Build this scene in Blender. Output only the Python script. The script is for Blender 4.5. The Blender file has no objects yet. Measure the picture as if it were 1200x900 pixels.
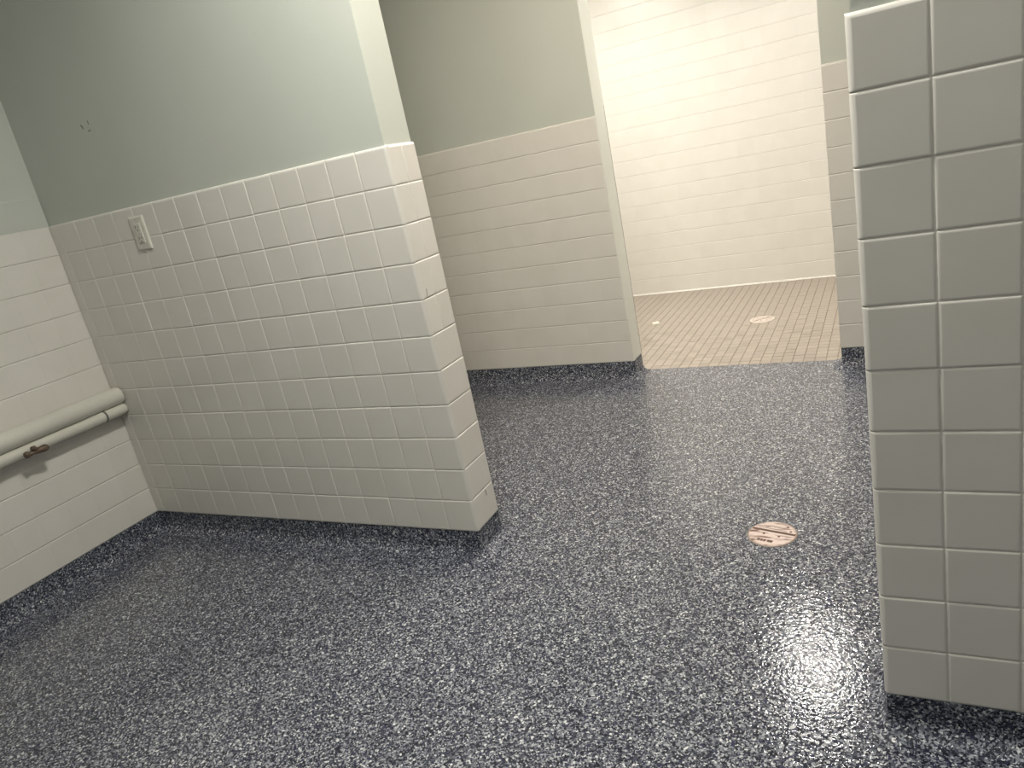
import bpy, math, random
from mathutils import Matrix, Vector

random.seed(7)
scene = bpy.context.scene
col = scene.collection

# ------------------------------------------------------------------ camera
PITCH, ROLL, YAW = map(math.radians, (17.022, -11.974, -29.535))
F_PX, BH = 854.5, 0.09
fwd = Vector((math.sin(YAW) * math.cos(PITCH), math.cos(YAW) * math.cos(PITCH), -math.sin(PITCH)))
rgt0 = Vector((math.cos(YAW), -math.sin(YAW), 0))
up0 = rgt0.cross(fwd)
rgt = math.cos(ROLL) * rgt0 + math.sin(ROLL) * up0
upv = -math.sin(ROLL) * rgt0 + math.cos(ROLL) * up0
cam_data = bpy.data.cameras.new('camera')
cam_data.sensor_fit = 'HORIZONTAL'
cam_data.sensor_width = 36.0
cam_data.lens = 36.0 * F_PX / 1200.0
cam_data.clip_start = 0.02
cam = bpy.data.objects.new('camera', cam_data)
col.objects.link(cam)
cam.matrix_world = Matrix(((rgt.x, upv.x, -fwd.x, 0.0),
                           (rgt.y, upv.y, -fwd.y, 0.0),
                           (rgt.z, upv.z, -fwd.z, 1.113 + BH),
                           (0, 0, 0, 1)))
scene.camera = cam

# ------------------------------------------------------------------ world, exposure, lamp powers
world = bpy.data.worlds.new('world')
scene.world = world
world.use_nodes = True
world.node_tree.nodes['Background'].inputs[0].default_value = (0.8, 0.85, 0.8, 1)
world.node_tree.nodes['Background'].inputs[1].default_value = 0.02
scene.view_settings.view_transform = 'Standard'
scene.view_settings.look = 'None'
scene.view_settings.gamma = 1.0
scene.view_settings.use_curve_mapping = False
scene.view_settings.exposure = 0.0
LAMP_AISLE = dict(loc=(-0.76, 1.12), power=41.0, color=(1.0, 0.97, 0.87))
LAMP_PASSAGE = dict(loc=(-0.80, 2.42), power=26.0, color=(1.0, 0.86, 0.70))
LAMP_SHOWER = dict(loc=(-0.56, 4.13), power=18.5, color=(1.0, 0.94, 0.87), radius=0.10, z=2.34)
LAMP_SHOWER_FILL = dict(loc=(-1.75, 4.25), power=25.0, color=(1.0, 0.95, 0.87), z=2.34)  # added fill that evens out the left of the shower, no known fixture
LAMP_ROOM_FILL = dict(loc=(0.30, -0.30), power=13.0, color=(1.0, 0.97, 0.87))  # added fill from behind the camera, mainly for the near right partition

# ------------------------------------------------------------------ dimensions
P = 0.11                 # tile pitch
ROWS = 11
TOP = BH + ROWS * P      # top of the tile wainscot, 1.30
CEIL = 2.55
XL = -2.809              # left wall tile face
XE, YE, TH = -1.222, 1.742, 0.1505      # partition end / front face / thickness
XP, YP = -0.053, 1.2695                 # right partition edge / front face
XS, YS, THS = -1.213, 3.430, 0.145      # far left wall
XR, YR = -0.239, 3.450                  # far right wall
YT = 3.553               # threshold between flake floor and mosaic
YB = 5.340               # shower back wall tile face
XSL, XSR = -2.35, 0.55   # shower side walls
XRW, YBK = 2.40, -3.00   # right wall, wall behind the camera
PROUD = 0.008            # tile face in front of painted wall

# ------------------------------------------------------------------ helpers
def new_obj(name, verts, faces, mat, parent=None, smooth=False, flat_faces=()):
    me = bpy.data.meshes.new(name)
    me.from_pydata([tuple(v) for v in verts], [], faces)
    if smooth:
        for i, p in enumerate(me.polygons):
            p.use_smooth = i not in flat_faces
    me.update()
    if mat is not None:
        me.materials.append(mat)
    o = bpy.data.objects.new(name, me)
    col.objects.link(o)
    if parent is not None:
        o.parent = parent
    return o


class MB:
    """collects shapes for one mesh"""
    def __init__(self):
        self.v, self.f, self.s = [], [], []

    def add(self, v, f, smooth=False):
        n = len(self.v)
        self.v += [tuple(x) for x in v]
        self.f += [tuple(i + n for i in q) for q in f]
        self.s += [smooth] * len(f)
        return self

    def box(self, a, b):
        x0, y0, z0 = a
        x1, y1, z1 = b
        v = [(x0, y0, z0), (x1, y0, z0), (x1, y1, z0), (x0, y1, z0),
             (x0, y0, z1), (x1, y0, z1), (x1, y1, z1), (x0, y1, z1)]
        f = [(0, 3, 2, 1), (4, 5, 6, 7), (0, 1, 5, 4), (1, 2, 6, 5), (2, 3, 7, 6), (3, 0, 4, 7)]
        return self.add(v, f)

    def lathe(self, prof, org=(0, 0, 0), axis='z', n=32, cap=True):
        """prof: list of (radius, height) from bottom to top"""
        v, f = [], []
        for r, h in prof:
            for k in range(n):
                a = 2 * math.pi * k / n
                c, s = r * math.cos(a), r * math.sin(a)
                if axis == 'z':
                    q = (c, s, h)
                elif axis == 'y':
                    q = (s, h, c)
                else:
                    q = (h, c, s)
                v.append((q[0] + org[0], q[1] + org[1], q[2] + org[2]))
        m = len(prof)
        for j in range(m - 1):
            for k in range(n):
                k2 = (k + 1) % n
                f.append((j * n + k, j * n + k2, (j + 1) * n + k2, (j + 1) * n + k))
        self.add(v, f, True)
        if cap:
            b = len(self.v) - len(v)
            self.f.append(tuple(b + k for k in reversed(range(n)))); self.s.append(False)
            self.f.append(tuple(b + (m - 1) * n + k for k in range(n))); self.s.append(False)
        return self

    def build(self, name, mat, parent=None):
        o = new_obj(name, self.v, self.f, mat, parent)
        for p, s in zip(o.data.polygons, self.s):
            p.use_smooth = s
        return o


def tag(o, label, cat, group=None, kind=None):
    o['label'] = label
    o['category'] = cat
    if group:
        o['group'] = group
    if kind:
        o['kind'] = kind
    return o


def struct(o, label, cat):
    return tag(o, label, cat, kind='structure')


def empty(name, loc=(0, 0, 0)):
    o = bpy.data.objects.new(name, None)
    o.empty_display_size = 0.05
    o.location = loc
    col.objects.link(o)
    return o


def part(o, label):
    o['label'] = label
    return o


# ------------------------------------------------------------------ materials
def mat_base(name):
    m = bpy.data.materials.new(name)
    m.use_nodes = True
    nt = m.node_tree
    b = nt.nodes['Principled BSDF']
    return m, nt, b


def N(nt, t, **kw):
    n = nt.nodes.new(t)
    for k, v in kw.items():
        setattr(n, k, v)
    return n


def ramp(nt, stops, mode='LINEAR'):
    r = N(nt, 'ShaderNodeValToRGB')
    cr = r.color_ramp
    cr.interpolation = mode
    while len(cr.elements) < len(stops):
        cr.elements.new(0.5)
    for e, (p, c) in zip(cr.elements, stops):
        e.position = p
        e.color = (*c, 1)
    return r


def tile_mat(name, c, var=0.05, rough=0.28, stain=0.0, spec=0.5):
    """glazed tile: small tint change from tile to tile, faint cloudy glaze"""
    m, nt, b = mat_base(name)
    L = nt.links.new
    oi = N(nt, 'ShaderNodeObjectInfo')
    lo = tuple(x * (1 - var) for x in c)
    hi = tuple(min(1, x * (1 + var)) for x in c)
    r = ramp(nt, [(0, lo), (1, hi)])
    L(oi.outputs['Random'], r.inputs[0])
    geo = N(nt, 'ShaderNodeNewGeometry')
    no = N(nt, 'ShaderNodeTexNoise')
    no.inputs['Scale'].default_value = 9.0
    no.inputs['Detail'].default_value = 4.0
    L(geo.outputs['Position'], no.inputs['Vector'])
    r2 = ramp(nt, [(0.35, (0.965, 0.965, 0.955)), (0.7, (1, 1, 1))])
    L(no.outputs['Fac'], r2.inputs[0])
    mx = N(nt, 'ShaderNodeMix', data_type='RGBA', blend_type='MULTIPLY')
    mx.inputs[0].default_value = 1.0
    L(r.outputs[0], mx.inputs[6])
    L(r2.outputs[0], mx.inputs[7])
    L(mx.outputs[2], b.inputs['Base Color'])
    b.inputs['Roughness'].default_value = rough
    b.inputs['Specular IOR Level'].default_value = spec
    bn = N(nt, 'ShaderNodeTexNoise')
    bn.inputs['Scale'].default_value = 26.0
    L(geo.outputs['Position'], bn.inputs['Vector'])
    bp = N(nt, 'ShaderNodeBump')
    bp.inputs['Strength'].default_value = 0.06
    bp.inputs['Distance'].default_value = 0.002
    L(bn.outputs['Fac'], bp.inputs['Height'])
    L(bp.outputs[0], b.inputs['Normal'])
    return m


def paint_mat(name, c, rough=0.45, bump=0.12, mott=0.06):
    m, nt, b = mat_base(name)
    L = nt.links.new
    geo = N(nt, 'ShaderNodeNewGeometry')
    no = N(nt, 'ShaderNodeTexNoise')
    no.inputs['Scale'].default_value = 2.3
    no.inputs['Detail'].default_value = 5.0
    L(geo.outputs['Position'], no.inputs['Vector'])
    r = ramp(nt, [(0.3, tuple(x * (1 - mott) for x in c)), (0.7, tuple(min(1, x * (1 + mott)) for x in c))])
    L(no.outputs['Fac'], r.inputs[0])
    L(r.outputs[0], b.inputs['Base Color'])
    b.inputs['Roughness'].default_value = rough
    bn = N(nt, 'ShaderNodeTexNoise')
    bn.inputs['Scale'].default_value = 140.0
    bn.inputs['Detail'].default_value = 3.0
    L(geo.outputs['Position'], bn.inputs['Vector'])
    bp = N(nt, 'ShaderNodeBump')
    bp.inputs['Strength'].default_value = bump
    bp.inputs['Distance'].default_value = 0.002
    L(bn.outputs['Fac'], bp.inputs['Height'])
    L(bp.outputs[0], b.inputs['Normal'])
    return m


def plain_mat(name, c, rough=0.5, metal=0.0):
    m, nt, b = mat_base(name)
    L = nt.links.new
    geo = N(nt, 'ShaderNodeNewGeometry')
    no = N(nt, 'ShaderNodeTexNoise')
    no.inputs['Scale'].default_value = 60.0
    L(geo.outputs['Position'], no.inputs['Vector'])
    r = ramp(nt, [(0.3, tuple(x * 0.9 for x in c)), (0.7, tuple(min(1, x * 1.08) for x in c))])
    L(no.outputs['Fac'], r.inputs[0])
    L(r.outputs[0], b.inputs['Base Color'])
    b.inputs['Roughness'].default_value = rough
    b.inputs['Metallic'].default_value = metal
    return m


def flake_mat(name, gloss=0.055, coat=1.0):
    """epoxy floor strewn with white, grey, navy and black paint flakes under a clear wavy coat"""
    m, nt, b = mat_base(name)
    L = nt.links.new
    geo = N(nt, 'ShaderNodeNewGeometry')
    def cells(scale, rnd=1.0):
        v = N(nt, 'ShaderNodeTexVoronoi')
        v.inputs['Scale'].default_value = scale
        v.inputs['Randomness'].default_value = rnd
        L(geo.outputs['Position'], v.inputs['Vector'])
        s = N(nt, 'ShaderNodeSeparateColor')
        L(v.outputs['Color'], s.inputs[0])
        return s
    pal = [(0.0, (0.010, 0.012, 0.024)), (0.22, (0.022, 0.026, 0.050)), (0.39, (0.062, 0.070, 0.100)),
           (0.55, (0.140, 0.153, 0.190)), (0.71, (0.255, 0.275, 0.320)), (0.845, (0.43, 0.452, 0.50)),
           (0.945, (0.71, 0.73, 0.76))]
    a = cells(305.0)
    ra = ramp(nt, pal, 'CONSTANT')
    L(a.outputs[0], ra.inputs[0])
    c2 = cells(200.0)
    rc = ramp(nt, pal, 'CONSTANT')
    L(c2.outputs[0], rc.inputs[0])
    gt = N(nt, 'ShaderNodeMath', operation='GREATER_THAN')
    gt.inputs[1].default_value = 0.62
    L(c2.outputs[1], gt.inputs[0])
    mx = N(nt, 'ShaderNodeMix', data_type='RGBA')
    L(gt.outputs[0], mx.inputs[0])
    L(ra.outputs[0], mx.inputs[6])
    L(rc.outputs[0], mx.inputs[7])
    # a few cobalt flakes
    c3 = cells(210.0)
    g3 = N(nt, 'ShaderNodeMath', operation='GREATER_THAN')
    g3.inputs[1].default_value = 0.965
    L(c3.outputs[2], g3.inputs[0])
    mx3 = N(nt, 'ShaderNodeMix', data_type='RGBA')
    L(g3.outputs[0], mx3.inputs[0])
    L(mx.outputs[2], mx3.inputs[6])
    mx3.inputs[7].default_value = (0.030, 0.034, 0.085, 1)
    L(mx3.outputs[2], b.inputs['Base Color'])
    b.inputs['Roughness'].default_value = 0.6
    b.inputs['Specular IOR Level'].default_value = 0.12
    b.inputs['Coat Weight'].default_value = coat
    b.inputs['Coat Roughness'].default_value = gloss
    b.inputs['Coat IOR'].default_value = 1.58
    n1 = N(nt, 'ShaderNodeTexNoise')
    n1.inputs['Scale'].default_value = 95.0
    n1.inputs['Detail'].default_value = 2.0
    L(geo.outputs['Position'], n1.inputs['Vector'])
    bp = N(nt, 'ShaderNodeBump')
    bp.inputs['Strength'].default_value = 0.5
    bp.inputs['Distance'].default_value = 0.0022
    L(n1.outputs['Fac'], bp.inputs['Height'])
    L(bp.outputs[0], b.inputs['Normal'])
    L(bp.outputs[0], b.inputs['Coat Normal'])
    return m


def emit_mat(name, color, strength):
    m, nt, b = mat_base(name)
    b.inputs['Base Color'].default_value = (0.8, 0.8, 0.78, 1)
    b.inputs['Emission Color'].default_value = (*color, 1)
    b.inputs['Emission Strength'].default_value = strength
    return m


def worn_metal(name, c, brown, scale, lo, hi):
    m, nt, b = mat_base(name)
    L = nt.links.new
    geo = N(nt, 'ShaderNodeNewGeometry')
    mp = N(nt, 'ShaderNodeMapping')
    mp.inputs['Rotation'].default_value = (0, 0, 0.25)
    mp.inputs['Scale'].default_value = (0.35, 1.6, 1)
    L(geo.outputs['Position'], mp.inputs['Vector'])
    no = N(nt, 'ShaderNodeTexNoise')
    no.inputs['Scale'].default_value = scale
    no.inputs['Detail'].default_value = 5.0
    L(mp.outputs[0], no.inputs['Vector'])
    r = ramp(nt, [(lo, c), (hi, brown)])
    L(no.outputs['Fac'], r.inputs[0])
    L(r.outputs[0], b.inputs['Base Color'])
    b.inputs['Roughness'].default_value = 0.42
    b.inputs['Metallic'].default_value = 0.15
    return m


M_TILE = tile_mat('glazed_tile', (0.80, 0.775, 0.73), var=0.012)
M_TILE_S = tile_mat('shower_tile', (0.80, 0.775, 0.73), var=0.012)
M_GROUT = plain_mat('grout', (0.78, 0.755, 0.70), 0.8)
M_PAINT = paint_mat('sage_paint', (0.585, 0.615, 0.565), mott=0.03)
M_JAMB = paint_mat('jamb_paint', (0.84, 0.86, 0.79), rough=0.4)
M_CEIL = paint_mat('ceiling_paint', (0.52, 0.52, 0.49), rough=0.8)
M_PIPE = paint_mat('pipe_paint', (0.68, 0.665, 0.60), rough=0.4, bump=0.35, mott=0.1)
M_FLAKE = flake_mat('flake_epoxy')
M_FLAKE_BASE = flake_mat('flake_epoxy_base', 0.4, 0.35)
M_MOSAIC = tile_mat('mosaic_tile', (0.43, 0.38, 0.33), var=0.08, rough=0.5, spec=0.35)
M_MGROUT = plain_mat('mosaic_grout', (0.25, 0.19, 0.145), 0.9)
M_CAULK = plain_mat('white_caulk', (0.82, 0.79, 0.73), 0.5)
M_DARK = plain_mat('dark_gap', (0.05, 0.045, 0.04), 0.8)
M_SCUFF = plain_mat('scuff', (0.16, 0.16, 0.15), 0.8)
M_SCUFF2 = plain_mat('pale_scuff', (0.42, 0.40, 0.36), 0.8)
M_PLATE = plain_mat('outlet_plastic', (0.74, 0.72, 0.65), 0.35)
M_SCREW = plain_mat('screw_metal', (0.55, 0.54, 0.50), 0.35, 0.8)
M_RUST = plain_mat('brown_brass', (0.16, 0.115, 0.085), 0.45, 0.35)
M_COVER = worn_metal('worn_cover', (0.72, 0.605, 0.565), (0.17, 0.09, 0.07), 60.0, 0.50, 0.66)
M_COVER_RIM = plain_mat('cover_rim', (0.42, 0.33, 0.28), 0.5, 0.2)
M_BROWN = plain_mat('cover_groove', (0.13, 0.075, 0.055), 0.7)
M_DRAIN = worn_metal('drain_plate', (0.78, 0.70, 0.64), (0.45, 0.36, 0.31), 40.0, 0.52, 0.8)
M_SOAP = plain_mat('white_scrap', (0.85, 0.80, 0.70), 0.6)
M_LAMPBODY = plain_mat('lamp_body', (0.75, 0.75, 0.73), 0.4)

# ------------------------------------------------------------------ tile meshes
_tile_cache = {}

def tile_mesh(w, h, edges, fine, mat, soft=False):
    """cushion-edged tile; edges = (left, right, bottom, top), True for a bullnose edge.
    Local x = width, y = height, z = outward; face at z = 0, body behind it."""
    key = (round(w, 4), round(h, 4), edges, fine, mat.name, soft)
    if key in _tile_cache:
        return _tile_cache[key]
    r0, a0, rb = (0.0042, 0.0011, 0.0090)
    if min(w, h) < 0.06:
        r0, a0 = 0.0022, 0.0008
    def cuts(n):
        return (0.0, 0.22, 0.55, 1.0) if n else ((0.0, 0.4, 1.0) if fine else (0.0, 1.0))
    def axis(length, e0, e1, a0=a0, r0=r0):
        out = []
        ra, rc = (rb if e0 else r0), (rb if e1 else r0)
        for t in cuts(e0):
            u = t * ra
            d = (rb - math.sqrt(max(0, rb * rb - (rb - u) ** 2))) if e0 else a0 * (1 - t) ** 2
            out.append((u, d))
        for t in reversed(cuts(e1)):
            u = t * rc
            d = (rb - math.sqrt(max(0, rb * rb - (rb - u) ** 2))) if e1 else a0 * (1 - t) ** 2
            out.append((length - u, d))
        return out
    ax, ay = axis(w, edges[0], edges[1], 0.00003 if soft else a0, 0.0004 if soft else r0), axis(h, edges[2], edges[3], 0.0008 if soft else a0, 0.003 if soft else r0)
    nx, ny = len(ax), len(ay)
    v, f, flat = [], [], []
    depth = 0.012
    for (y, dy) in ay:
        for (x, dx) in ax:
            d = min(math.hypot(dx, dy), 0.011)
            v.append((x, y, -d))
    for j in range(ny - 1):
        for i in range(nx - 1):
            q = (j * nx + i, j * nx + i + 1, (j + 1) * nx + i + 1, (j + 1) * nx + i)
            if ax[i][1] == 0 == ax[i + 1][1] and ay[j][1] == 0 == ay[j + 1][1]:
                flat.append(len(f))
            f.append(q)
    ring = [i for i in range(nx)] + [j * nx + nx - 1 for j in range(1, ny)] + \
           [(ny - 1) * nx + i for i in range(nx - 2, -1, -1)] + [j * nx for j in range(ny - 2, 0, -1)]
    b0 = len(v)
    for k in ring:
        v.append((v[k][0], v[k][1], -depth))
    for k in range(len(ring)):
        k2 = (k + 1) % len(ring)
        flat.append(len(f))
        f.append((ring[k2], ring[k], b0 + k, b0 + k2))
    me = bpy.data.meshes.new('tile')
    me.from_pydata(v, [], f)
    fl = set(flat)
    for i, p in enumerate(me.polygons):
        p.use_smooth = i not in fl
    me.materials.append(mat)
    me.update()
    _tile_cache[key] = me
    return me


def basis(u, n, org):
    u, n = Vector(u), Vector(n)
    z = Vector((0, 0, 1))
    return Matrix(((u.x, z.x, n.x, org[0]), (u.y, z.y, n.y, org[1]), (u.z, z.z, n.z, org[2]), (0, 0, 0, 1)))


JOINT = 0.0018

def put_tile(parent, org, u, n, w, h, edges=(False,) * 4, fine=False, mat=None, wob=0.12, name='tile', soft=False):
    """org = lower left corner of the tile cell on the face plane"""
    mat = mat or M_TILE
    j = JOINT / 2
    jv = 0.00004 if soft else j      # upright joints grouted flush
    gl = 0 if edges[0] else jv
    gr = 0 if edges[1] else jv
    gb = 0 if edges[2] else j
    gt = 0 if edges[3] else j
    me = tile_mesh(w - gl - gr, h - gb - gt, edges, fine, mat, soft)
    wob = 0.0 if soft else wob
    o = bpy.data.objects.new(name, me)
    uv = Vector(u)
    p = Vector(org) + uv * gl + Vector((0, 0, gb))
    nv = Vector(n)
    k = 0.0 if soft else 1.0
    m = basis(u, n, p + nv * random.uniform(-0.0004, 0.0003) * k)
    a, b2 = math.radians(random.gauss(0, wob)), math.radians(random.gauss(0, wob))
    c = Vector((w / 2, h / 2, 0))
    m = m @ Matrix.Translation(c) @ Matrix.Rotation(a, 4, 'X') @ Matrix.Rotation(b2, 4, 'Y') @ Matrix.Translation(-c)
    o.matrix_world = m
    o.parent = parent
    col.objects.link(o)
    return o


def tile_field(parent, org, u, n, widths, z0, rows, bull=(False, False), top=True, fine=False, mat=None, soft=False):
    """rows x len(widths) of tiles starting at org (lower left); bull = (left edge, right edge) rounded"""
    uv = Vector(u)
    for k in range(rows):
        s = 0.0
        for i, w in enumerate(widths):
            e = (bull[0] and i == 0, bull[1] and i == len(widths) - 1, False, top and k == rows - 1)
            q = Vector(org) + uv * s
            put_tile(parent, (q.x, q.y, z0 + k * P), u, n, w, P, e, fine, mat, soft=soft)
            s += w


X, Y = (1, 0, 0), (0, 1, 0)
NX, NY = (-1, 0, 0), (0, -1, 0)
G = 0.0015   # grout below tile face

# ------------------------------------------------------------------ floors and ceiling
m = MB()
m.box((XL - 0.12, YBK - 0.1, -0.05), (XRW + 0.1, YT, 0.0))
struct(m.build('floor', M_FLAKE), 'glossy blue grey flake epoxy floor of the washroom', 'floor')

m = MB()
m.box((XSL - 0.1, YT, -0.06), (XSR + 0.1, YB + 0.02, -0.0025))
shower_floor = struct(m.build('floor_shower', M_MGROUT), 'beige mosaic tile floor of the bright shower room', 'floor')
MP = 0.0505
cells = []
nx0 = int((XSR - XSL) / MP)
ny0 = int((YB - 0.012 - YT) / MP)
x00 = -0.264 - MP * int((-0.264 - XSL) / MP)
visible, rest = [], []
for j in range(ny0):
    y = YT + 0.004 + j * MP
    for i in range(nx0):
        x = x00 + i * MP
        xc, yc = x + MP / 2, y + MP / 2
        # in view between the two jambs
        lo = XS * yc / (YS + THS) - 0.03
        hi = XR * yc / YR + 0.03
        if lo < xc < hi and len(visible) < 300:
            visible.append((x, y))
        else:
            rest.append((x, y))

def mosaic_geo(x, y, dz):
    j = 0.0014
    a, b_, t = 0.0, MP - 2 * j, 0.0016
    x0, y0, x1, y1 = x + j, y + j, x + MP - j, y + MP - j
    v = [(x0, y0, -0.004), (x1, y0, -0.004), (x1, y1, -0.004), (x0, y1, -0.004),
         (x0, y0, dz - 0.0008), (x1, y0, dz - 0.0008), (x1, y1, dz - 0.0008), (x0, y1, dz - 0.0008),
         (x0 + t, y0 + t, dz), (x1 - t, y0 + t, dz), (x1 - t, y1 - t, dz), (x0 + t, y1 - t, dz)]
    f = [(8, 9, 10, 11)]
    for k in range(4):
        k2 = (k + 1) % 4
        f += [(4 + k, 4 + k2, 8 + k2, 8 + k), (k, k2, 4 + k2, 4 + k)]
    return v, f

v, f = mosaic_geo(0, 0, 0.0)
mos_me = bpy.data.meshes.new('mosaic_tile')
mos_me.from_pydata(v, [], f)
mos_me.materials.append(M_MOSAIC)
for (x, y) in visible:
    o = bpy.data.objects.new('mosaic_tile', mos_me)
    o.location = (x, y, random.uniform(-0.0004, 0.0003))
    o.rotation_euler = (math.radians(random.gauss(0, 0.2)), math.radians(random.gauss(0, 0.2)), 0)
    o.parent = shower_floor
    col.objects.link(o)
m = MB()
for (x, y) in rest:
    m.add(*mosaic_geo(x, y, random.uniform(-0.0004, 0.0003)))
o = m.build('mosaic_field', M_MOSAIC, shower_floor)
o['kind'] = 'stuff'

m = MB()
m.box((XL - 0.12, YBK - 0.1, CEIL), (XRW + 0.1, YB + 0.1, CEIL + 0.1))
struct(m.build('ceiling', M_CEIL), 'plain off white ceiling over washroom and shower', 'ceiling')

m = MB()
m.box((XSL - 0.1, YS + THS, 2.34), (XSR + 0.1, YB + 0.1, CEIL))  # unseen, added so the shower lamps sit lower and spare the wall top
struct(m.build('ceiling_shower_added', M_CEIL), 'unseen lower ceiling added over the shower room to drop its lamps', 'ceiling')

# ------------------------------------------------------------------ left wall
m = MB()
m.box((XL - 0.12, YBK, -0.02), (XL - PROUD, YB, CEIL))
wall_left = struct(m.build('wall_left', M_PAINT), 'left wall with sage paint over white tiles, pipes along it', 'wall')
m = MB(); m.box((XL - PROUD, 0.0, BH), (XL - G, YE + 0.006, TOP - 0.002)); m.build('grout', M_GROUT, wall_left)
NL = 15
tile_field(wall_left, (XL, YE - NL * P, 0), Y, X, [P] * NL, BH, ROWS, top=False, soft=True)
# one more course of tile above, painted over in the wall colour
m = MB()
m.add([(XL - PROUD, 0.0, TOP), (XL - 0.003, 0.0, TOP), (XL - 0.003, 0.0, TOP + P - 0.006), (XL - PROUD, 0.0, TOP + P),
       (XL - PROUD, YE + 0.004, TOP), (XL - 0.003, YE + 0.004, TOP), (XL - 0.003, YE + 0.004, TOP + P - 0.006), (XL - PROUD, YE + 0.004, TOP + P)],
      [(0, 1, 2, 3), (7, 6, 5, 4), (1, 5, 6, 2), (2, 6, 7, 3), (0, 4, 5, 1), (3, 7, 4, 0)])
part(m.build('painted_course', M_PAINT, wall_left), 'painted-over course above the tiles')

# ------------------------------------------------------------------ partition with the outlet
m = MB()
m.box((XL - PROUD, YE + PROUD, -0.02), (XE - PROUD, YE + TH - PROUD, CEIL))
wall_part = struct(m.build('wall_partition', M_PAINT), 'partition wall with sage paint above white square tiles and outlet', 'wall')
m = MB()
m.box((XL, YE + G, BH), (XE - 0.0075, YE + PROUD + 0.002, TOP - 0.005))
m.box((XE - PROUD - 0.002, YE + 0.0075, BH), (XE - G, YE + TH - 0.0075, TOP - 0.005))
m.build('grout', M_GROUT, wall_part)
WP = XE - XL
ncol = int(WP / P)
wid = [WP - ncol * P] + [P] * ncol
tile_field(wall_part, (XL, YE, 0), X, NY, wid, BH, ROWS, bull=(False, True), fine=True)
e0 = 0.008
for k in range(ROWS):
    row = ROWS - 1 - k
    if row <= 4:
        tw = [TH / 2 - e0, TH / 2]
    else:
        tw = [TH - e0]
    s = e0
    for i, w in enumerate(tw):
        put_tile(wall_part, (XE, YE + s, BH + k * P), Y, X, w, P, (False, i == len(tw) - 1, False, k == ROWS - 1), True)
        s += w
# paint chips and scuffs
def scuff(parent, pts, org, u, n, mat):
    uv, nv, z = Vector(u), Vector(n), Vector((0, 0, 1))
    q = [Vector(org) + uv * a + z * b for a, b in pts]
    vv = [p - nv * 0.0006 for p in q] + [p + nv * 0.0004 for p in q]
    k = len(pts)
    ff = [tuple(range(k, 2 * k))] + [(i, (i + 1) % k, k + (i + 1) % k, k + i) for i in range(k)]
    return new_obj('scuff_mark', vv, ff, mat, parent)

yw = YE + PROUD
for pts, org in [(((-.008, .006), (-.002, .004), (.003, -.006), (.0, -.012), (-.003, -.004)), (-2.432, yw, 1.589)),
                 (((-.002, .008), (.001, .008), (.002, -.004), (-.001, -.006)), (-2.396, yw, 1.592)),
                 (((-.007, .001), (.0, -.003), (.007, .002), (.004, -.005), (-.005, -.005)), (-2.403, yw, 1.571))]:
    scuff(wall_part, pts, org, X, NY, M_SCUFF)
scuff(wall_part, ((-.003, .012), (.003, .008), (.002, -.012), (-.002, -.006)), (XE, 1.836, 0.182), Y, X, M_SCUFF2)
scuff(wall_part, ((-.002, .012), (.004, .012), (.0, -.010), (-.005, -.014)), (XE, 1.773, 0.875), Y, X, M_SCUFF2)

# ------------------------------------------------------------------ right partition, near the camera
TP = 0.15
m = MB()
m.box((XP + PROUD, YP + PROUD, -0.02), (XRW, YP + TP - PROUD, CEIL))
wall_pil = struct(m.build('wall_partition_right', M_PAINT), 'near partition wall end of large cream tiles at right', 'wall')
m = MB()
m.box((XP + 0.0075, YP + G, BH), (XP + 0.1 + 9 * P, YP + PROUD + 0.002, TOP - 0.005))
m.box((XP + G, YP + 0.0075, BH), (XP + PROUD + 0.002, YP + TP - 0.0075, TOP - 0.005))
m.build('grout', M_GROUT, wall_pil)
tile_field(wall_pil, (XP, YP, 0), X, NY, [0.107] + [P] * 8, BH, ROWS, bull=(True, False), fine=True)
for k in range(ROWS):
    put_tile(wall_pil, (XP, YP + TP, BH + k * P), NY, NX, TP - e0, P, (True, False, False, k == ROWS - 1), True)

# ------------------------------------------------------------------ far walls either side of the shower opening
m = MB()
m.box((XL - PROUD, YS + PROUD, -0.02), (XS, YS + THS, CEIL))
wall_fl = struct(m.build('wall_far_left', M_PAINT), 'far wall left of shower opening, sage paint over pinkish tiles', 'wall')
m = MB(); m.box((XL, YS + G, BH), (XS - 0.0005, YS + PROUD + 0.002, TOP - 0.004)); m.build('grout', M_GROUT, wall_fl)
wf = XS - XL
nf = int(wf / P)
tile_field(wall_fl, (XL, YS, 0), X, NY, [wf - nf * P] + [P] * nf, BH, ROWS, soft=True)
m = MB(); m.box((XS - 0.01, YS + PROUD + 0.001, BH), (XS + 0.0015, YS + THS + 0.001, CEIL))
part(m.build('jamb_face', M_JAMB, wall_fl), 'pale painted end face beside the shower opening')
m = MB(); m.box((XS + 0.001, YS + THS - 0.004, BH), (XS + 0.0026, YS + THS, 1.345))
part(m.build('caulk_line', M_SCUFF2, wall_fl), 'thin dark caulk line')

m = MB()
m.box((XR, YR + PROUD, -0.02), (XRW, YR + 0.12, CEIL))
wall_fr = struct(m.build('wall_far_right', M_PAINT), 'far wall right of shower opening, paint over tiles', 'wall')
m = MB(); m.box((XR + 0.0005, YR + G, BH), (XR + 12 * P, YR + PROUD + 0.002, TOP - 0.004)); m.build('grout', M_GROUT, wall_fr)
tile_field(wall_fr, (XR, YR, 0), X, NY, [P] * 11, BH, ROWS, soft=True)

m = MB()
m.box((XS, YS + PROUD, 2.26), (XR, YS + THS, CEIL))
struct(m.build('trim_1', M_PAINT), 'painted header above the shower opening', 'header')

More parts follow.
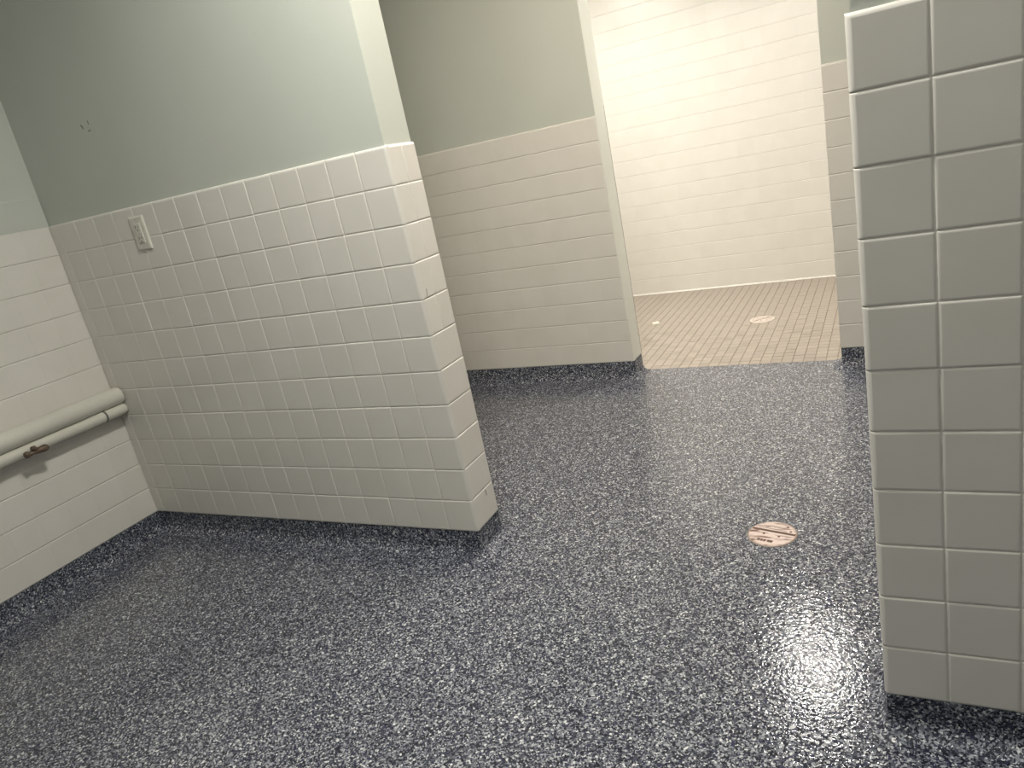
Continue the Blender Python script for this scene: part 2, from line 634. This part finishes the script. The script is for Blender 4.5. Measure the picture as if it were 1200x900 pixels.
# ------------------------------------------------------------------ shower walls
m = MB()
m.box((XSL - 0.1, YB + PROUD, -0.05), (XSR + 0.1, YB + 0.12, CEIL))
wall_sb = struct(m.build('wall_shower_back', M_PAINT), 'bright cream tiled back wall of the shower room', 'wall')
m = MB(); m.box((XSL, YB + G, 0), (XSR, YB + PROUD + 0.002, 2.33)); m.build('grout', M_CAULK, wall_sb)
ncs = int((XSR - XSL) / P)
nrs = int((2.34 - 0.01) / P)
xs0 = -0.374 - P * int((-0.374 - XSL) / P)
others = MB()
cnt = 0
for k in range(nrs):
    for i in range(ncs):
        x = xs0 + i * P
        if -1.93 < x < -0.30 and k * P < 2.06 and cnt < 300:
            put_tile(wall_sb, (x, YB, 0.008 + k * P), X, NY, P, P, mat=M_TILE_S, soft=True)
            cnt += 1
        elif x + P < XSR:
            me = tile_mesh(P - JOINT, P - JOINT, (False,) * 4, False, M_TILE_S)
            mt = basis(X, NY, (x + JOINT / 2, YB, 0.008 + k * P + JOINT / 2))
            others.add([mt @ vv.co for vv in me.vertices], [tuple(p.vertices) for p in me.polygons])
o = others.build('tile_field', M_TILE_S, wall_sb)
o['kind'] = 'stuff'
m = MB()
m.add([(XSL, YB - 0.012, 0), (XSL, YB - 0.001, 0.011), (XSL, YB, 0), (XSR, YB - 0.012, 0), (XSR, YB - 0.001, 0.011), (XSR, YB, 0)],
      [(0, 3, 4, 1), (0, 1, 2), (5, 4, 3)])
part(m.build('caulk_bead', M_CAULK, wall_sb), 'white caulk bead along the floor')
m = MB(); m.box((XSL - 0.1, YS + THS, -0.05), (XSL, YB + 0.1, CEIL))
struct(m.build('wall_shower_left', M_TILE_S), 'left side wall of shower room', 'wall')
m = MB(); m.box((XSR, YR + 0.12, -0.05), (XSR + 0.1, YB + 0.1, CEIL))
struct(m.build('wall_shower_right', M_TILE_S), 'right side wall of shower room', 'wall')

# ------------------------------------------------------------------ walls out of view
m = MB(); m.box((XRW, YBK, -0.02), (XRW + 0.1, YB, CEIL))
struct(m.build('wall_right', M_PAINT), 'plain painted wall out of view at right', 'wall')
m = MB(); m.box((XL - 0.12, YBK - 0.1, -0.02), (XRW + 0.1, YBK, CEIL))
struct(m.build('wall_behind', M_PAINT), 'plain painted wall behind the viewer', 'wall')

# ------------------------------------------------------------------ coved flake bases
def cove(name, path, label, rec=0.003, R=0.036):
    """sweep the base profile along a polyline of tile-face corners; the room lies to the right of the path"""
    prof = [(-0.012, BH), (-rec, BH - 0.0015)]
    prof += [(-rec, R)]
    for k in range(1, 7):
        a = math.pi / 2 * k / 6
        prof.append((-rec + R - R * math.cos(a), R - R * math.sin(a) + 0.0008))
    pts = [Vector((x, y)) for x, y in path]
    vs = []
    n = len(pts)
    for i, p in enumerate(pts):
        dirs = []
        if i > 0:
            dirs.append((pts[i] - pts[i - 1]).normalized())
        if i < n - 1:
            dirs.append((pts[i + 1] - pts[i]).normalized())
        ns = [Vector((d.y, -d.x)) for d in dirs]
        mit = ns[0] if len(ns) == 1 else (ns[0] + ns[1]) / (1 + ns[0].dot(ns[1]))
        for d, z in prof:
            q = p + mit * d
            vs.append((q.x, q.y, z))
    k = len(prof)
    fs = []
    for i in range(n - 1):
        for j in range(k - 1):
            a = i * k + j
            fs.append((a, a + k, a + k + 1, a + 1))
    o = new_obj(name, vs, [tuple(reversed(q)) for q in fs], M_FLAKE_BASE, None, smooth=True)
    for p in o.data.polygons:
        if abs(p.normal.z) > 0.97 and p.center.z > BH - 0.004:
            p.use_smooth = False
    for e in o.data.edges:
        a, b = e.vertices
        if a % k == 1 and b % k == 1:
            e.use_edge_sharp = True
        # keep the vertical arrises crisp at the corners
        if a // k == b // k:
            e.use_edge_sharp = True
    return struct(o, label, 'baseboard')

cove('baseboard_left', [(XL, YBK), (XL, YE + 0.01)], 'coved flake base along the left tiled wall')
cove('baseboard_partition', [(XL, YE), (XE, YE), (XE, YE + TH), (XL, YE + TH)], 'coved flake base around the partition with the outlet')
cove('baseboard_partition_right', [(XRW, YP + TP), (XP, YP + TP), (XP, YP), (XRW, YP)], 'coved flake base under the near right partition')
cove('baseboard_far_left', [(XL, YS), (XS + 0.008, YS), (XS + 0.008, YT + 0.001)], 'coved flake base of far wall left of the shower')
cove('baseboard_far_right', [(XR, YT), (XR, YR), (XRW, YR)], 'coved flake base of far wall right of the shower')

# ------------------------------------------------------------------ pipes along the left wall
def pipe(name, cx, cz, r, y0, y1, label):
    prof = [(r * 0.55, y0), (r, y0 + 0.002)]
    k = 24
    for i in range(1, k):
        prof.append((r * (1 + random.uniform(-0.012, 0.012)), y0 + 0.002 + (y1 - y0 - 0.012) * i / k))
    prof += [(r, y1 - 0.010), (r * 0.97, y1 - 0.004), (r * 0.86, y1 - 0.0005), (r * 0.7, y1)]
    o = MB().lathe([(a, b - y0) for a, b in prof], (0, 0, 0), 'y', 28).build('pipe_body', M_PIPE)
    root = empty(name, (cx, y0, cz))
    o.parent = root
    tag(root, label, 'pipe', 'painted pipes on the left wall')
    return root

up_pipe = pipe('wall_pipe', XL + 0.046, 0.620, 0.034, -0.9, YE - 0.002, 'thick cream painted pipe, the upper of two on left wall')
lo_pipe = pipe('wall_pipe', XL + 0.050, 0.564, 0.0225, -0.9, YE - 0.002, 'thin cream painted pipe under the thick one, with brown valve')
def on_pipe(name, mb, mat, parent, label=None):
    o = mb.build(name, mat, parent)
    if label:
        o['label'] = label
    return o
yo = 0.9   # pipe origin lies at y = -0.9
on_pipe('clamp_ring', MB().lathe([(0.0218, 0), (0.0236, 0.001), (0.0236, 0.008), (0.0218, 0.009)], (0, 1.640 + yo, 0), 'y', 28), M_SCUFF, lo_pipe, 'dark clamp ring')
for pr, yy, rr in ((up_pipe, 1.735, 0.0342), (lo_pipe, 1.734, 0.0226)):
    on_pipe('end_gap', MB().lathe([(rr - 0.001, 0), (rr + 0.0006, 0.0008), (rr + 0.0006, 0.0016), (rr - 0.001, 0.0024)], (0, yy + yo, 0), 'y', 28), M_SCUFF2, pr)
# wall hangers, hidden behind the pipes
for pr, d in ((up_pipe, 0.046), (lo_pipe, 0.050)):
    for yy in (0.1, 0.9, 1.60):
        on_pipe('hanger', MB().box((-d - 0.004, yy + yo - 0.012, -0.008), (-0.01, yy + yo + 0.012, 0.008)), M_PIPE, pr)
# little brown drain valve on the thin pipe
yv = 1.350 + yo
vb = MB()
vb.lathe([(0.0075, 0.012), (0.0085, 0.020), (0.0085, 0.030), (0.010, 0.033), (0.010, 0.040), (0.006, 0.043)], (0, yv, -0.004), 'x', 16)
vb.lathe([(0.006, -0.034), (0.0075, -0.030), (0.0065, -0.018), (0.0085, -0.010), (0.0115, 0.004), (0.0135, 0.018), (0.0135, 0.026), (0.009, 0.034)], (0.034, yv + 0.006, -0.010), 'y', 16)
valve = on_pipe('valve', vb, M_RUST, lo_pipe, 'small brown drain valve')
on_pipe('valve_knob', MB().lathe([(0.006, 0), (0.0115, 0.003), (0.0125, 0.009), (0.0115, 0.015), (0.006, 0.018)], (0.034, yv - 0.044, -0.008), 'y', 16), M_RUST, valve)
on_pipe('valve_nut', MB().lathe([(0.0085, 0), (0.0095, 0.002), (0.0095, 0.010), (0.007, 0.013)], (0.036, yv - 0.008, 0.000), 'z', 6), M_RUST, valve)

# ------------------------------------------------------------------ outlet on the partition
ox, oz, ow, oh = -2.312, 1.208, 0.070, 0.115
outlet = empty('wall_outlet', (ox, YE, oz))
tag(outlet, 'white two-socket wall outlet on the partition tiles', 'outlet')
def plate(w, h, y_back, y_front, bev):
    v = []
    for yy, s in ((y_back, 0), (y_front + bev * 0.6, 0), (y_front, bev)):
        for sx, sz in ((-1, -1), (1, -1), (1, 1), (-1, 1)):
            v.append((sx * (w / 2 - s), yy, sz * (h / 2 - s)))
    f = [(8, 9, 10, 11)]
    for a in (0, 4):
        for k in range(4):
            k2 = (k + 1) % 4
            f.append((a + k, a + k2, a + 4 + k2, a + 4 + k))
    return v, f
MB().add(*plate(ow, oh, 0.003, -0.007, 0.004)).build('cover_plate', M_PLATE, outlet)
face = MB().add(*plate(0.034, 0.068, -0.003, -0.0095, 0.0015)).build('socket_face', M_PLATE, outlet)
for s in (1, -1):
    zc = 0.019 * s
    for dx, hh in ((-0.0065, 0.008), (0.0065, 0.0065)):
        MB().box((dx - 0.0011, -0.0101, zc + 0.003 - hh / 2), (dx + 0.0011, -0.0090, zc + 0.003 + hh / 2)).build('slot', M_DARK, face)
    MB().lathe([(0.0024, -0.0101), (0.0024, -0.0090)], (0, 0, zc - 0.0085), 'y', 12).build('slot', M_DARK, face)
MB().box((-0.008, -0.0112, -0.004), (0.008, -0.0090, 0.0035)).build('reset_button', M_PLATE, face)
MB().box((-0.010, -0.0099, -0.0325), (0.010, -0.0090, -0.0312)).build('slot', M_DARK, face)
for s in (1, -1):
    MB().lathe([(0.003, -0.0078), (0.003, -0.0066)], (0, 0, 0.047 * s), 'y', 14).build('screw', M_SCREW, outlet)

# ------------------------------------------------------------------ clean-out cover in the flake floor
cover = empty('cleanout_cover', (-0.357, 1.974, 0.0))
cover.rotation_euler = (0, 0, -0.247)
tag(cover, 'round worn pinkish metal cleanout cover set in the flake floor', 'floor cover')
MB().lathe([(0.0705, -0.004), (0.0705, 0.0012), (0.0690, 0.0022), (0.0665, 0.0022), (0.0660, 0.0012)], n=48).build('rim', M_COVER_RIM, cover)
MB().lathe([(0.0660, -0.002), (0.0660, 0.0020), (0.0652, 0.0026)], n=48).build('disc', M_COVER, cover)
MB().box((-0.064, 0.007, 0.0015), (0.064, 0.0170, 0.0031)).build('groove', M_BROWN, cover)
MB().box((-0.058, -0.004, 0.0015), (-0.010, -0.0022, 0.0030)).build('groove', M_BROWN, cover)
MB().box((-0.050, 0.024, 0.0015), (0.034, 0.0257, 0.0030)).build('groove', M_BROWN, cover)
MB().box((-0.010, 0.036, 0.0015), (0.038, 0.0375, 0.0030)).build('groove', M_BROWN, cover)
for x, y in ((0.024, -0.010), (-0.022, -0.008), (0.046, 0.026), (0.030, 0.047)):
    MB().lathe([(0.0036, 0.0015), (0.0036, 0.0033), (0.002, 0.0036)], (x, y, 0), n=14).build('screw', M_BROWN, cover)
for x in (-0.028, -0.019, -0.010, 0.002, 0.010):   # worn raised cast strokes, unreadable
    MB().box((x, -0.048, 0.0015), (x + 0.0075, -0.037, 0.0031)).build('cast_stroke', M_BROWN, cover)

# ------------------------------------------------------------------ shower drain and scrap
drain = empty('shower_drain', (-0.716, 4.372, 0.0))
drain.rotation_euler = (0, 0, 0.15)
tag(drain, 'round pale shower drain in the beige mosaic floor', 'drain')
MB().lathe([(0.072, -0.004), (0.072, 0.0018), (0.069, 0.0030)], n=40).build('drain_plate', M_DRAIN, drain)
MB().lathe([(0.055, 0.0028), (0.0545, 0.0036), (0.0525, 0.0036), (0.052, 0.0028)], n=40).build('drain_ring', M_COVER_RIM, drain)
o = MB().box((-0.060, -0.0045, 0.0020), (0.060, 0.0045, 0.0042)).build('cross_bar', M_COVER_RIM, drain)
o.rotation_euler = (0, 0, 0.55)
for q in range(6):
    a = q * math.pi / 3 + 0.3
    MB().lathe([(0.005, 0.0020), (0.005, 0.0034)], (0.034 * math.cos(a), 0.034 * math.sin(a), 0), n=10).build('drain_hole', M_COVER_RIM, drain)

v, f = [], []
ang = [(0.030, 0.0), (0.020, 0.7), (0.018, 1.5), (0.024, 2.4), (0.034, 3.1), (0.026, 3.9), (0.020, 4.7), (0.026, 5.6)]
for s, z in ((1.0, 0.0), (0.94, 0.006), (0.55, 0.015)):
    for r, a in ang:
        v.append((r * s * math.cos(a), r * s * math.sin(a) * 1.1, z + (0.004 * math.sin(a * 2 + s) if z > 0.01 else 0)))
f = [tuple(16 + k for k in range(8)), tuple(reversed(range(8)))]
for lv in (0, 8):
    f += [(lv + k, lv + (k + 1) % 8, lv + 8 + (k + 1) % 8, lv + 8 + k) for k in range(8)]
o = new_obj('soap_piece', v, f, M_SOAP, None, smooth=True, flat_faces=(1,))
o.location = (-1.385, 4.458, 0.0)
tag(o, 'small white lump lying on the beige mosaic floor', 'soap')

# ------------------------------------------------------------------ ceiling lamps (inferred from the light, plus two added fill lamps)
def lamp(spec, label):
    x, y = spec['loc']
    root = empty('ceiling_lamp', (x, y, spec.get('z', CEIL)))
    tag(root, label, 'lamp', 'ceiling lamps')
    MB().lathe([(spec.get('radius', 0.15) + 0.015, -0.034), (spec.get('radius', 0.15) + 0.022, -0.030), (spec.get('radius', 0.15) + 0.022, -0.004), (spec.get('radius', 0.15) + 0.015, 0.0)], n=32).build('lamp_base', M_LAMPBODY, root)
    R = spec.get('radius', 0.15)
    prof = [(R * 0.67, -0.042), (R * 0.9, -0.0405), (R, -0.033)]
    area = math.pi * R * R * 1.02
    st = spec['power'] / (math.pi * area)
    MB().lathe(prof, n=24).build('diffuser', emit_mat('lamp_glow', spec['color'], st), root)
    return root

lamp(LAMP_AISLE, 'round ceiling lamp between the two partitions')
lamp(LAMP_PASSAGE, 'round ceiling lamp in the passage before the shower')
lamp(LAMP_SHOWER, 'round ceiling lamp inside the shower, above the drain')
lamp(LAMP_SHOWER_FILL, 'added fill lamp at the left end of the shower')
lamp(LAMP_ROOM_FILL, 'added fill lamp behind the viewer')
